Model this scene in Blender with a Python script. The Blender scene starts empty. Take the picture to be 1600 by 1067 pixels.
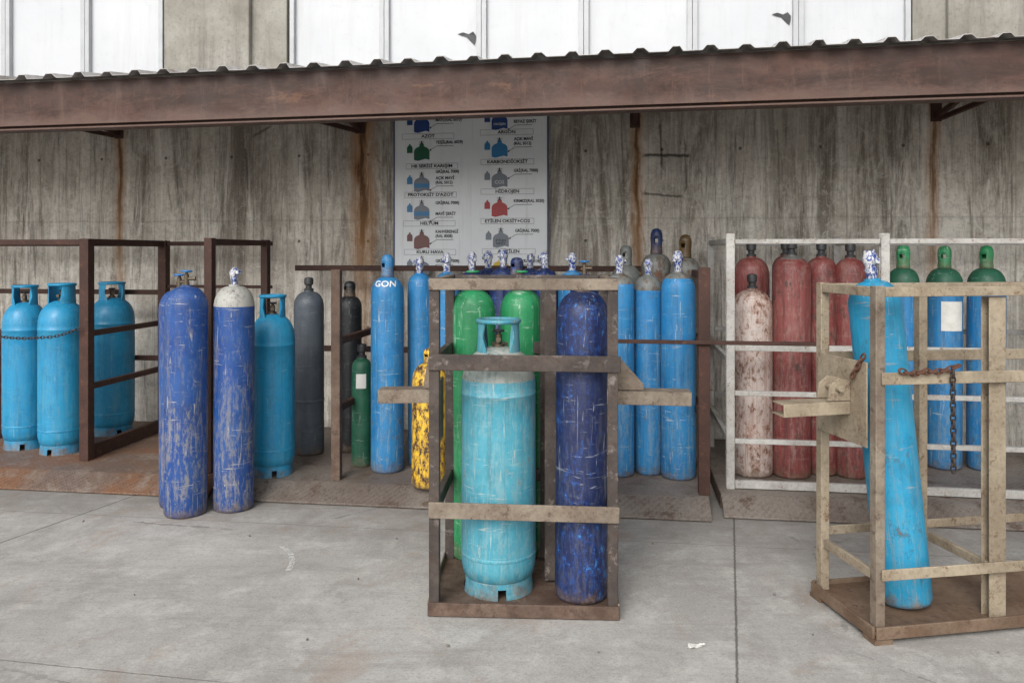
import bpy, bmesh, math, random
from mathutils import Vector, Matrix
random.seed(7)
S=bpy.context.scene
COL=S.collection
F=28/36*1600.0
H=1.58; YH=395.0
A=math.radians(7.8); CA,SA=math.cos(A),math.sin(A)

# ---------- placement helpers (camera is at the origin looking along +Y) ----------
def G(px,py,z=0.0):
    s=(py-YH)/(H-z); return ((px-800)/s, F/s)
def PV(px,v):
    k=(px-800)/F; d=v/(CA+k*SA); return (k*d,d)
def toUV(x,y): return (x*CA-y*SA, x*SA+y*CA)
def fromUV(u,v): return (u*CA+v*SA, -u*SA+v*CA)
def U(px,v): return toUV(*PV(px,v))[0]

# ---------- material helper ----------
class NB:
    def __init__(s,name,rand=True):
        s.mat=bpy.data.materials.new(name); s.mat.use_nodes=True
        s.nt=s.mat.node_tree; s.b=s.nt.nodes['Principled BSDF']
        tc=s.nt.nodes.new('ShaderNodeTexCoord'); s.obj=tc.outputs['Object']; s.co=s.obj
        if rand:
            oi=s.nt.nodes.new('ShaderNodeObjectInfo')
            m=s.m('MULTIPLY',oi.outputs['Random'],53.0)
            v=s.nt.nodes.new('ShaderNodeVectorMath'); v.operation='ADD'
            s.L(s.obj,v.inputs[0]); s.L(m,v.inputs[1]); s.co=v.outputs[0]
            s.rand=oi.outputs['Random']
    def L(s,a,b): s.nt.links.new(a,b)
    def put(s,inp,v):
        if hasattr(v,'is_output'): s.L(v,inp)
        elif isinstance(v,(tuple,list)) and len(v)==3 and inp.type=='RGBA': inp.default_value=(*v,1)
        else: inp.default_value=v
    def m(s,op,a,b=None,clamp=False):
        n=s.nt.nodes.new('ShaderNodeMath'); n.operation=op; n.use_clamp=clamp
        s.put(n.inputs[0],a)
        if b is not None: s.put(n.inputs[1],b)
        return n.outputs[0]
    def map(s,vec,scale=(1,1,1),rot=(0,0,0),loc=(0,0,0)):
        n=s.nt.nodes.new('ShaderNodeMapping'); s.L(vec,n.inputs[0])
        n.inputs['Scale'].default_value=scale; n.inputs['Rotation'].default_value=rot; n.inputs['Location'].default_value=loc
        return n.outputs[0]
    def noise(s,vec,scale,detail=6,rough=.6,dist=0):
        n=s.nt.nodes.new('ShaderNodeTexNoise'); s.L(vec,n.inputs['Vector'])
        n.inputs['Scale'].default_value=scale; n.inputs['Detail'].default_value=min(detail,6)
        n.inputs['Roughness'].default_value=rough; n.inputs['Distortion'].default_value=dist
        return n.outputs['Fac']
    def vor(s,vec,scale,feat='DISTANCE_TO_EDGE'):
        n=s.nt.nodes.new('ShaderNodeTexVoronoi'); n.feature=feat; s.L(vec,n.inputs['Vector'])
        n.inputs['Scale'].default_value=scale
        return n.outputs['Distance']
    def thr(s,f,lo,hi,a=0.0,b=1.0):
        n=s.nt.nodes.new('ShaderNodeMapRange'); n.clamp=True
        s.put(n.inputs[0],f); n.inputs[1].default_value=lo; n.inputs[2].default_value=hi
        n.inputs[3].default_value=a; n.inputs[4].default_value=b
        return n.outputs[0]
    def mix(s,f,a,b,blend='MIX'):
        n=s.nt.nodes.new('ShaderNodeMix'); n.data_type='RGBA'; n.blend_type=blend
        s.put(n.inputs[0],f); s.put(n.inputs[6],a); s.put(n.inputs[7],b)
        return n.outputs[2]
    def sep(s,vec):
        n=s.nt.nodes.new('ShaderNodeSeparateXYZ'); s.L(vec,n.inputs[0]); return n.outputs
    def bump(s,h,strength=.3,dist=.01):
        n=s.nt.nodes.new('ShaderNodeBump'); n.inputs['Strength'].default_value=strength
        n.inputs['Distance'].default_value=dist; s.L(h,n.inputs['Height']); s.L(n.outputs[0],s.b.inputs['Normal'])
    def out(s,col,rough=.5,metal=0.0,spec=None):
        s.put(s.b.inputs['Base Color'],col); s.put(s.b.inputs['Roughness'],rough); s.b.inputs['Metallic'].default_value=metal
        if spec is not None: s.b.inputs['Specular IOR Level'].default_value=spec
        return s.mat

RUST=(.11,.045,.022)
def paint(name,base,fade,chip=RUST,fa=.5,ca=.05,streak=.3,scr=.5,scol=(.5,.55,.55),bot=1.0,rough=.42,strcol=None,ch2=None,dust=None,da=.8,mw=.6,cs=26,c2w=.04,ds=26,dz=(1.25,.5)):
    n=NB(name)
    big=n.noise(n.co,3.2,5); c=n.mix(n.m('MULTIPLY',n.thr(big,.36,.66),fa),base,fade)
    bl=n.noise(n.co,15,6,.75); c=n.mix(n.m('MULTIPLY',n.thr(bl,.46,.66),fa*.8),c,fade)
    dk=n.noise(n.co,6,6,.75,.4); c=n.mix(n.m('MULTIPLY',n.thr(dk,.50,.70),.5),c,tuple(x*.45 for x in base))
    z=n.sep(n.obj)[2]
    st=n.noise(n.map(n.co,(32,32,1.5)),1,6,.75)
    c=n.mix(n.m('MULTIPLY',n.thr(st,.50,.62),streak),c,strcol or tuple(min(1,x*.42+.015) for x in base))
    if dust:
        d1=n.noise(n.map(n.co,(ds,ds,3.0),(.18,.12,0)),1,6,.8,.5); d2=n.noise(n.map(n.co,(1,1,.4)),60,4,.8)
        dm=n.m('MULTIPLY',n.thr(n.m('ADD',d1,n.m('MULTIPLY',n.m('SUBTRACT',d2,.5),.7)),.48,.62),n.thr(n.m('ADD',z,n.m('MULTIPLY',n.m('SUBTRACT',big,.5),1.4)),dz[0],dz[1],.15,1))
        c=n.mix(n.m('MULTIPLY',dm,da),c,dust)
    s1=n.noise(n.map(n.co,(6,6,62),(.75,.5,.3)),1,3,.75,.6)
    s2=n.noise(n.map(n.co,(64,64,4),(.5,-.35,0)),1,3,.75,.6)
    sc=n.m('MAXIMUM',n.thr(s1,.62,.67),n.thr(s2,.62,.67))
    sm=n.thr(n.noise(n.co,6,4,.7),.40,.56)
    c=n.mix(n.m('MULTIPLY',n.m('MULTIPLY',sc,sm),scr),c,scol)
    ch=n.noise(n.map(n.co,(1,1,.6)),cs,6,.8); mk=n.noise(n.co,3.6,5,.7)
    val=n.m('ADD',ch,n.m('MULTIPLY',n.m('SUBTRACT',mk,.5),mw))
    if ch2:
        c=n.mix(n.m('MULTIPLY',n.thr(val,.60-ca,.60-ca+c2w),.85),c,ch2)
    cm=n.thr(val,.69-ca,.71-ca)
    c=n.mix(cm,c,chip)
    bz=n.m('ADD',z,n.m('MULTIPLY',n.m('SUBTRACT',n.noise(n.co,18,6,.7),.5),.30))
    c=n.mix(n.m('MULTIPLY',n.thr(bz,.07,-.02),.85*bot),c,n.mix(n.thr(ch,.4,.6),(.085,.05,.03),(.19,.14,.10)))
    n.bump(n.m('SUBTRACT',n.m('MULTIPLY',bl,.3),n.m('MULTIPLY',cm,.8)),.4,.002)
    return n.out(c,n.thr(bl,.3,.7,rough-.06,rough+.25),0,.45)

def rusty(name,c1,c2,c3,b1=(.40,.60),b2=(.55,.63),rough=.7,sc=1.0,sa=.85,dirt=.45,light=0.0,spk=.5):
    # c1 main surface, c2 soft grime, c3 rust / chipped patches
    n=NB(name)
    a=n.noise(n.co,5*sc,6,.72,.3)
    c=n.mix(n.thr(a,*b1),c1,c2)
    gr=n.noise(n.co,48*sc,5,.75); c=n.mix(n.m('MULTIPLY',n.thr(gr,.48,.66),.4),c,tuple(x*.55 for x in c2))
    b=n.noise(n.co,18*sc,6,.78,.2)
    c=n.mix(n.m('MULTIPLY',n.thr(b,*b2),sa),c,c3)
    s=n.noise(n.co,62*sc,4,.75); c=n.mix(n.m('MULTIPLY',n.m('MULTIPLY',n.thr(s,.56,.62),n.thr(a,.40,.56)),spk),c,c3)
    if light>0:
        e=n.noise(n.co,15*sc,6,.75,.3); c=n.mix(n.m('MULTIPLY',n.thr(e,.56,.64),light),c,tuple(min(1,x*2.0+.09) for x in c1))
    c=n.mix(n.m('MULTIPLY',n.thr(n.noise(n.co,2.6,5,.7),.46,.64),dirt),c,tuple(x*.5 for x in c2))
    n.bump(n.m('ADD',n.m('MULTIPLY',gr,.4),b),.5,.004)
    return n.out(c,rough,0,.35)

def ground_mat():
    n=NB('concrete_ground',False); co=n.obj
    c=n.mix(n.thr(n.noise(co,.55,6,.6,.4),.36,.64),(.325,.308,.285),(.435,.42,.395))
    c=n.mix(n.m('MULTIPLY',n.thr(n.noise(co,2.2,6,.75,.6),.48,.66),.6),c,(.235,.217,.198))
    c=n.mix(n.m('MULTIPLY',n.thr(n.noise(co,4.1,6,.75,.2),.50,.66),.55),c,(.54,.525,.495))
    c=n.mix(n.m('MULTIPLY',n.thr(n.noise(co,22,6,.8),.5,.64),.4),c,(.25,.233,.212))
    c=n.mix(n.m('MULTIPLY',n.thr(n.noise(co,70,5,.8),.52,.64),.5),c,(.18,.168,.153))
    c=n.mix(n.m('MULTIPLY',n.thr(n.noise(co,120,3,.8),.57,.64),.45),c,(.60,.58,.545))
    c=n.mix(n.m('MULTIPLY',n.thr(n.noise(n.map(co,(1.2,9,1),(0,0,.25)),1,6,.78),.51,.66),.45),c,(.24,.225,.208))
    c=n.mix(n.m('MULTIPLY',n.thr(n.noise(co,1.3,6,.75,.8),.55,.67),.45),c,(.29,.20,.14))
    X,Y,Z=n.sep(co)
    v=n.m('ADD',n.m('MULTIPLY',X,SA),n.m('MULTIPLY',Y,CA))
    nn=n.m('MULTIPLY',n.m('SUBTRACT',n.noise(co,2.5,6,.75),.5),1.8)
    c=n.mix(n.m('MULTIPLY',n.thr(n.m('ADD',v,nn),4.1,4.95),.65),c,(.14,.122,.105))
    wob=n.m('MULTIPLY',n.m('SUBTRACT',n.noise(co,30,5,.7),.5),.016)
    lines=None
    def line(p,q,w,amt):
        nonlocal lines
        dx,dy=q[0]-p[0],q[1]-p[1]; l=math.hypot(dx,dy); a,b=-dy/l,dx/l; cc=a*p[0]+b*p[1]
        dd=n.m('ADD',n.m('MULTIPLY',X,a),n.m('MULTIPLY',Y,b)); dd=n.m('ABSOLUTE',n.m('ADD',n.m('SUBTRACT',dd,cc),wob))
        r=n.m('MULTIPLY',n.thr(dd,w*1.6,w*.4),amt)
        lines=r if lines is None else n.m('MAXIMUM',lines,r)
    line(G(1147,820),G(1152,1060),.0045,.8)
    line(G(0,848),G(185,783),.005,.8)
    line(G(0,1030),G(300,1060),.003,.5)
    line(fromUV(-1,4.42),fromUV(3,4.42),.004,.4)
    crk=n.vor(n.map(co,(1,1,1)),.55)
    crk=n.m('MULTIPLY',n.thr(n.m('ADD',crk,n.m('MULTIPLY',n.m('SUBTRACT',n.noise(co,9,6,.7),.5),.05)),.0035,.001),n.thr(n.noise(co,.8,2),.52,.6))
    c=n.mix(n.m('MULTIPLY',crk,.5),c,(.09,.085,.08))
    c=n.mix(lines,c,(.08,.072,.065))
    hgt=n.m('SUBTRACT',n.m('ADD',n.m('MULTIPLY',n.noise(co,80,5,.8),.6),n.m('MULTIPLY',n.noise(co,6,6,.7),.6)),n.m('MULTIPLY',lines,1.5))
    n.bump(hgt,.5,.006)
    return n.out(c,n.thr(n.noise(co,3,5),.3,.7,.7,.92),0,.3)

def wall_mat(streaks,marks):
    n=NB('board_formed_concrete',False); co=n.obj
    X,Y,Z=n.sep(co)
    bx=n.m('FLOOR',n.m('DIVIDE',n.m('ADD',X,50),.31))
    wn=n.nt.nodes.new('ShaderNodeTexWhiteNoise'); wn.noise_dimensions='1D'; n.L(bx,wn.inputs['W']); bv=wn.outputs['Value']
    fr=n.m('ABSOLUTE',n.m('SUBTRACT',n.m('FRACT',n.m('DIVIDE',n.m('ADD',X,50),.31)),.5))
    c=n.mix(n.thr(n.noise(co,.9,6,.7,.5),.36,.62),(.53,.485,.42),(.70,.66,.59))
    c=n.mix(n.m('MULTIPLY',n.thr(bv,.2,1),.25),c,(.42,.37,.31))
    c=n.mix(n.m('MULTIPLY',n.thr(n.noise(co,3.2,6,.8,.8),.48,.60),.5),c,(.34,.30,.25))
    s2=n.noise(n.map(co,(6.5,1,.7),(0,0,0),(3,0,7)),1,6,.78,.6); c=n.mix(n.m('MULTIPLY',n.thr(s2,.50,.59),.65),c,(.84,.80,.73))
    s1=n.noise(n.map(co,(4.4,1,.45)),1,6,.78,.6); c=n.mix(n.m('MULTIPLY',n.thr(s1,.50,.61),.8),c,(.17,.14,.11))
    c=n.mix(n.m('MULTIPLY',n.thr(n.noise(co,6.5,6,.8,1.2),.53,.62),.5),c,(.80,.77,.70))
    s3=n.noise(n.map(co,(17,1,1.0),(0,0,0),(9,0,2)),1,6,.8,.5); c=n.mix(n.m('MULTIPLY',n.thr(s3,.55,.64),.65),c,(.12,.10,.08))
    s5=n.noise(n.map(co,(19,1,1.2),(0,0,0),(2,0,5)),1,6,.8,.4); c=n.mix(n.m('MULTIPLY',n.thr(s5,.56,.63),.5),c,(.80,.77,.70))
    s4=n.noise(n.map(co,(1.8,1,.22),(0,0,0),(1,0,4)),1,6,.78,.6); c=n.mix(n.m('MULTIPLY',n.thr(s4,.54,.63),.6),c,(.16,.135,.11))
    c=n.mix(n.m('MULTIPLY',n.thr(n.noise(co,24,6,.8),.50,.62),.4),c,(.26,.225,.19))
    c=n.mix(n.m('MULTIPLY',n.thr(n.noise(co,45,5,.8),.56,.64),.45),c,(.82,.79,.73))
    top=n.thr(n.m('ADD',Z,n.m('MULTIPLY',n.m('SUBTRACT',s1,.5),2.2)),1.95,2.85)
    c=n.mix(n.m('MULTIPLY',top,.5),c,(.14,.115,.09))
    c=n.mix(n.m('MULTIPLY',n.thr(fr,.478,.497),.35),c,(.18,.155,.125))
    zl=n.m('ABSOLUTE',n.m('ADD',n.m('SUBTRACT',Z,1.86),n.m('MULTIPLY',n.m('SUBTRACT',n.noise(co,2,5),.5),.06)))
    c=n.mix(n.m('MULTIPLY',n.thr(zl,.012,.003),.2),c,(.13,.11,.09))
    fx=n.m('SUBTRACT',n.m('FRACT',n.m('DIVIDE',n.m('ADD',X,50.2),.62)),.5); fz=n.m('SUBTRACT',n.m('FRACT',n.m('DIVIDE',n.m('ADD',Z,.17),.74)),.5)
    dd=n.m('SQRT',n.m('ADD',n.m('MULTIPLY',n.m('POWER',n.m('ABSOLUTE',fx),2),.3844),n.m('MULTIPLY',n.m('POWER',n.m('ABSOLUTE',fz),2),.5476)))
    hole=n.thr(dd,.016,.010); c=n.mix(n.m('MULTIPLY',hole,.8),c,(.06,.05,.045))
    wob2=n.m('MULTIPLY',n.m('SUBTRACT',n.noise(co,7,6,.75),.5),.05)
    for (u0,u1,z0,z1,w,amt) in marks:
        dx,dz=u1-u0,z1-z0; l=math.hypot(dx,dz)
        al=n.m('ADD',n.m('MULTIPLY',n.m('SUBTRACT',X,u0),dx/l),n.m('MULTIPLY',n.m('SUBTRACT',Z,z0),dz/l))
        pe=n.m('ABSOLUTE',n.m('ADD',wob2,n.m('ADD',n.m('MULTIPLY',n.m('SUBTRACT',X,u0),-dz/l),n.m('MULTIPLY',n.m('SUBTRACT',Z,z0),dx/l))))
        mk=n.m('MULTIPLY',n.thr(pe,w,w*.3),n.m('MULTIPLY',n.thr(al,-.01,.03),n.thr(al,l+.01,l-.03)))
        c=n.mix(n.m('MULTIPLY',mk,amt),c,(.035,.03,.025))
    wob=n.m('MULTIPLY',n.m('SUBTRACT',n.noise(n.map(co,(1,1,1.6)),2,5,.6),.5),.10)
    for (u,w,amt) in streaks:
        d=n.m('ABSOLUTE',n.m('ADD',n.m('SUBTRACT',X,u),wob))
        d=n.m('ADD',d,n.m('MULTIPLY',n.m('SUBTRACT',n.noise(n.map(co,(20,1,2.5),(0,0,0),(u,0,0)),1,6,.75),.5),w*2))
        mk=n.m('MULTIPLY',n.thr(d,w*1.5,w*.1),n.thr(Z,.7,1.7,.25,1))
        mk=n.m('MULTIPLY',mk,n.thr(Z,2.9,2.8))
        c=n.mix(n.m('MULTIPLY',mk,amt*.85),c,(.38,.18,.055))
        core=n.m('MULTIPLY',n.thr(d,w*.5,w*.05),n.thr(Z,1.3,2.2,.2,1)); core=n.m('MULTIPLY',core,n.thr(Z,2.9,2.8))
        c=n.mix(n.m('MULTIPLY',core,amt*.85),c,(.06,.03,.018))
    hg=n.m('ADD',n.m('MULTIPLY',s3,.5),n.m('ADD',n.m('MULTIPLY',bv,.3),n.m('MULTIPLY',n.noise(co,35,6,.8),.7)))
    hg=n.m('SUBTRACT',hg,n.m('ADD',hole,n.m('MULTIPLY',n.thr(fr,.48,.495),.4)))
    n.bump(hg,.5,.006)
    return n.out(c,.85,0,.25)
def plain_concrete():
    n=NB('smooth_grey_concrete',False); co=n.obj
    c=n.mix(n.thr(n.noise(co,1.4,7,.7,.4),.36,.64),(.22,.205,.175),(.34,.325,.29))
    c=n.mix(n.m('MULTIPLY',n.thr(n.noise(n.map(co,(5,5,.6)),1,7,.75),.5,.66),.6),c,(.13,.115,.10))
    c=n.mix(n.m('MULTIPLY',n.thr(n.noise(co,30,6,.8),.52,.64),.5),c,(.13,.12,.10))
    n.bump(n.noise(co,35,6,.8),.3,.004); return n.out(c,.85,0,.25)

def simple(name,col,rough=.5,var=.25,sc=12,metal=0,rand=True):
    n=NB(name,rand); a=n.noise(n.co,sc,6,.7)
    c=n.mix(n.m('MULTIPLY',n.thr(a,.4,.7),var),col,tuple(x*.45 for x in col))
    n.bump(a,.15,.002)
    return n.out(c,rough,metal)

# ---------- mesh helpers ----------
def finish(name,bm,mats,parent=None,sharp=35,bevel=0,loc=None):
    bmesh.ops.recalc_face_normals(bm,faces=bm.faces[:])
    me=bpy.data.meshes.new(name); bm.to_mesh(me); bm.free()
    for m in (mats if isinstance(mats,(list,tuple)) else [mats]): me.materials.append(m)
    if sharp:
        for p in me.polygons: p.use_smooth=True
        me.set_sharp_from_angle(angle=math.radians(sharp))
    o=bpy.data.objects.new(name,me); COL.objects.link(o)
    if parent: o.parent=parent
    if loc: o.location=loc
    if bevel:
        md=o.modifiers.new('bevel','BEVEL'); md.width=bevel; md.segments=2; md.limit_method='ANGLE'
    return o
def root(name,loc,rotz=0,label='',cat='',group=None,rot=None):
    e=bpy.data.objects.new(name,None); COL.objects.link(e); e.location=loc
    e.rotation_euler=rot if rot else (0,0,rotz); e.empty_display_size=.1
    e['label']=label; e['category']=cat
    if group: e['group']=group
    return e
def lathe(bm,prof,seg=40,mi=0,center=(0,0,0),zmat=None):
    rings=[]
    for r,z in prof:
        if r<1e-5: rings.append([bm.verts.new((center[0],center[1],center[2]+z))])
        else: rings.append([bm.verts.new((center[0]+r*math.cos(2*math.pi*i/seg),center[1]+r*math.sin(2*math.pi*i/seg),center[2]+z)) for i in range(seg)])
    fs=[]
    for k in range(len(rings)-1):
        a,b=rings[k],rings[k+1]
        for i in range(seg):
            j=(i+1)%seg
            if len(a)==1 and len(b)==1: continue
            if len(a)==1: f=bm.faces.new((a[0],b[j],b[i]))
            elif len(b)==1: f=bm.faces.new((a[i],a[j],b[0]))
            else: f=bm.faces.new((a[i],a[j],b[j],b[i]))
            f.material_index=mi
            if zmat and (prof[k][1]+prof[k+1][1])/2>zmat[0]: f.material_index=zmat[1]
            fs.append((f,k,i))
    return fs
def frame_of(d,up=Vector((0,0,1))):
    d=d.normalized()
    if abs(d.dot(up))>.98: up=Vector((0,1,0))
    s=d.cross(up).normalized(); t=s.cross(d).normalized()
    return s,t
def extr(bm,p0,p1,poly,up=Vector((0,0,1)),mi=0):
    p0=Vector(p0);p1=Vector(p1); s,t=frame_of(p1-p0,Vector(up))
    a=[bm.verts.new(p0+s*x+t*y) for x,y in poly]; b=[bm.verts.new(p1+s*x+t*y) for x,y in poly]
    n=len(poly)
    for i in range(n):
        j=(i+1)%n; bm.faces.new((a[i],a[j],b[j],b[i])).material_index=mi
    bm.faces.new(a[::-1]).material_index=mi; bm.faces.new(b).material_index=mi
def box(w,h): return [(-w/2,-h/2),(w/2,-h/2),(w/2,h/2),(-w/2,h/2)]
def Cp(w,h,t=.006,s=1):
    return [(s*x,y) for x,y in [(-w/2,-h/2),(w/2,-h/2),(w/2,-h/2+t),(-w/2+t,-h/2+t),(-w/2+t,h/2-t),(w/2,h/2-t),(w/2,h/2),(-w/2,h/2)]]
def bar(parent,name,p0,p1,poly,mat,up=(0,0,1),bevel=.003):
    bm=bmesh.new(); extr(bm,p0,p1,poly,up); return finish(name,bm,mat,parent,30,bevel)
def tube(bm,p0,p1,r,seg=12,mi=0):
    extr(bm,p0,p1,[(r*math.cos(2*math.pi*i/seg),r*math.sin(2*math.pi*i/seg)) for i in range(seg)],mi=mi)
def torus(bm,M,R,r,sx=1,sy=1,seg=20,ms=8,mi=0,lobes=0,la=0):
    vs=[]
    for i in range(seg):
        a=2*math.pi*i/seg; RR=R*(1+la*math.cos(lobes*a)); row=[]
        for j in range(ms):
            b=2*math.pi*j/ms
            row.append(bm.verts.new(M@Vector(((RR+r*math.cos(b))*math.cos(a)*sx,(RR+r*math.cos(b))*math.sin(a)*sy,r*math.sin(b)))))
        vs.append(row)
    for i in range(seg):
        for j in range(ms):
            bm.faces.new((vs[i][j],vs[(i+1)%seg][j],vs[(i+1)%seg][(j+1)%ms],vs[i][(j+1)%ms])).material_index=mi

# ---------- materials ----------
M={}
M['teal']=paint('light_blue_lpg_paint',(.008,.215,.42),(.03,.30,.48),fa=.45,ca=-.05,streak=.35,scr=.35,scol=(.2,.4,.48),rough=.36,dust=(.12,.28,.34),da=.35)
M['teal2']=paint('worn_light_blue_paint',(.035,.25,.35),(.09,.33,.40),fa=.7,ca=.0,streak=.6,scr=.75,scol=(.36,.42,.40),strcol=(.05,.17,.21),ch2=(.16,.24,.25),dust=(.25,.35,.35),da=.42,chip=(.13,.075,.05),cs=36,dz=(3,2.5))
M['lpgtop']=paint('grey_cream_shoulder',(.22,.27,.26),(.34,.34,.30),fa=.8,ca=.06,streak=.3,scr=.4,bot=0,ch2=(.14,.20,.20),chip=(.12,.08,.055),cs=34)
M['tilt']=paint('scratched_light_blue_paint',(.008,.22,.40),(.03,.31,.48),fa=.5,ca=.0,streak=.35,scr=.8,scol=(.26,.27,.26),ch2=(.03,.15,.23),chip=(.17,.09,.06),dust=(.16,.24,.27),da=.45,cs=32)
M['blue']=paint('light_blue_cylinder_paint',(.008,.145,.36),(.03,.22,.44),fa=.55,ca=.0,streak=.55,scr=.85,scol=(.32,.37,.39),chip=(.12,.06,.04),ch2=(.06,.13,.20),dust=(.15,.22,.27),da=.6,cs=36)
M['royal']=paint('royal_blue_worn_paint',(.007,.048,.215),(.02,.09,.28),fa=.5,ca=-.04,streak=.45,scr=.95,scol=(.36,.34,.31),strcol=(.04,.06,.12),chip=(.2,.14,.10),ch2=(.08,.10,.16),dust=(.225,.21,.19),da=.75,ds=22)
M['navy']=paint('dark_blue_chipped_paint',(.005,.011,.056),(.011,.026,.10),fa=.6,ca=.05,streak=.4,scr=.8,scol=(.26,.28,.33),chip=(.035,.16,.36),ch2=(.012,.045,.19),dust=(.08,.085,.12),da=.5,cs=36,mw=.45)
M['white']=paint('dirty_white_paint',(.42,.42,.385),(.30,.295,.265),fa=.8,ca=.05,bot=0,ch2=(.2,.195,.18))
M['lettering']=simple('white_letter_paint',(.6,.62,.62),.5,.3,30)
M['grey']=paint('grey_paint',(.065,.08,.10),(.12,.135,.155),fa=.5,ca=-.03,scr=.35,scol=(.25,.25,.24))
M['greytop']=paint('grey_shoulder_paint',(.12,.13,.125),(.18,.19,.18),fa=.5,ca=.08,scr=.4,bot=0,ch2=(.10,.075,.055))
M['black']=paint('black_paint',(.007,.008,.010),(.014,.016,.018),fa=.5,ca=-.04,scr=.25)
M['brownp']=paint('dark_brown_paint',(.035,.02,.012),(.12,.075,.02),fa=.5,ca=.05,scr=.25,bot=0)
M['green']=paint('bright_green_paint',(.008,.19,.062),(.03,.27,.11),fa=.5,ca=-.03,streak=.4,scr=.8,scol=(.4,.52,.42),dust=(.12,.27,.16),da=.45)
M['dgreen']=paint('dark_green_paint',(.008,.075,.042),(.03,.13,.075),fa=.5,ca=.02,scr=.4)
M['red']=paint('worn_red_paint',(.155,.024,.024),(.22,.068,.06),fa=.7,ca=.03,streak=.7,scr=.5,scol=(.34,.24,.21),chip=(.05,.028,.02),ch2=(.09,.045,.038),dust=(.235,.14,.12),da=.62,dz=(3,2.5))
M['pink']=paint('faded_pink_paint',(.40,.31,.28),(.48,.43,.39),fa=.7,ca=.10,streak=.7,strcol=(.24,.12,.09),scr=.5,ch2=(.27,.165,.125),chip=(.12,.055,.038),cs=40,mw=.5)
M['yellow']=paint('chipped_yellow_paint',(.76,.47,.02),(.64,.44,.10),fa=.3,ca=.165,streak=.3,strcol=(.18,.09,.025),scr=.2,chip=(.05,.028,.02),ch2=(.34,.19,.03),mw=.25,cs=26,c2w=.06)
M['rustbrown']=rusty('brown_rusted_steel',(.042,.019,.014),(.062,.028,.020),(.10,.048,.03),b2=(.57,.64))
M['lightrust']=rusty('light_rusted_steel',(.15,.105,.078),(.085,.05,.035),(.060,.036,.026))
M['frame']=rusty('worn_painted_steel_frame',(.25,.21,.16),(.17,.13,.098),(.085,.058,.044))
M['framedark']=rusty('dark_worn_steel_frame',(.082,.064,.054),(.048,.038,.034),(.060,.036,.026),light=.55)
M['cream']=rusty('cream_painted_steel',(.34,.285,.205),(.25,.20,.14),(.125,.068,.042),b2=(.58,.64),dirt=.4,spk=.7)
M['whitef']=rusty('white_painted_steel',(.44,.43,.405),(.34,.325,.30),(.16,.095,.068),b2=(.59,.65),dirt=.35)
M['steel']=simple('grey_plate_steel',(.16,.145,.13),.6,.5,9)
M['brass']=simple('brass_valve',(.13,.10,.07),.5,.5,30,.6)
M['dark']=simple('dark_metal',(.03,.03,.032),.55,.4,20)
M['chain']=simple('dark_chain_steel',(.05,.035,.03),.6,.5,30,.4)
M['rchain']=simple('rusted_chain_steel',(.10,.04,.022),.8,.5,30)
M['wheel']=simple('blue_handwheel',(.03,.16,.40),.4,.3,20)
M['gwheel']=simple('green_handwheel',(.02,.22,.09),.4,.3,20)
M['paper']=simple('white_paper',(.62,.61,.57),.7,.35,14)
def beam_mat():
    n=NB('oxide_primed_beam',False); co=n.obj; X,Y,Z=n.sep(co)
    c=n.mix(n.thr(n.noise(n.map(co,(.8,1,3)),1,6,.75,.6),.40,.58),(.042,.024,.019),(.073,.038,.029))
    c=n.mix(n.m('MULTIPLY',n.thr(n.noise(n.map(co,(2.4,1,7)),1,6,.8,.6),.50,.62),.6),c,(.098,.054,.040))
    c=n.mix(n.m('MULTIPLY',n.thr(n.noise(co,14,6,.8),.52,.64),.6),c,(.034,.020,.016))
    c=n.mix(n.m('MULTIPLY',n.thr(n.noise(n.map(co,(7,1,1.2)),1,6,.8,.3),.54,.64),.45),c,(.115,.070,.052))
    zz=n.m('ADD',n.m('SUBTRACT',Z,n.m('MULTIPLY',X,.0095)),n.m('MULTIPLY',n.m('SUBTRACT',n.noise(n.map(co,(1,1,2)),2.5,6,.75),.5),.25))
    c=n.mix(n.m('MULTIPLY',n.thr(zz,2.50,2.42),.6),c,(.135,.085,.068))
    c=n.mix(n.m('MULTIPLY',n.thr(zz,2.58,2.68),.6),c,(.032,.020,.017))
    c=n.mix(n.m('MULTIPLY',n.thr(n.noise(n.map(co,(1.1,1,3.2),(0,0,0),(5,0,1)),1,6,.8,.8),.60,.66),.45),c,(.17,.088,.05))
    n.bump(n.noise(co,24,6,.8),.4,.004); return n.out(c,n.thr(n.noise(co,5,6),.3,.7,.5,.8),0,.3)
M['beam']=beam_mat()
def tray_mat(name,c1,c2,c3,t1,t2,pa=.2):
    n=NB(name,False); co=n.obj
    c=n.mix(n.thr(n.noise(co,1.6,6,.7,.4),*t1),c1,c2)
    c=n.mix(n.thr(n.noise(co,7,6,.75),*t2),c,c3)
    c=n.mix(n.m('MULTIPLY',n.thr(n.noise(co,40,6,.8),.5,.64),.6),c,(.045,.032,.025))
    def lz(rot,off):
        X,Y,Z=n.sep(n.map(co,(34,34,34),(0,0,rot),(off,0,0)))
        a=n.m('ABSOLUTE',n.m('SUBTRACT',n.m('FRACT',X),.5)); b=n.m('ABSOLUTE',n.m('SUBTRACT',n.m('FRACT',Y),.5))
        return n.thr(n.m('ADD',a,n.m('MULTIPLY',b,2.6)),.42,.36)
    p=n.m('MAXIMUM',lz(.785,0),lz(-.785,.5))
    p=n.m('MULTIPLY',p,n.thr(n.noise(co,2,5,.7),.4,.6,.2,1))
    c=n.mix(n.m('MULTIPLY',p,pa),c,(.36,.31,.27))
    n.bump(n.m('ADD',n.m('MULTIPLY',p,.5),n.noise(co,30,6,.8)),.5,.003)
    return n.out(c,.55,0,.4)
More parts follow.
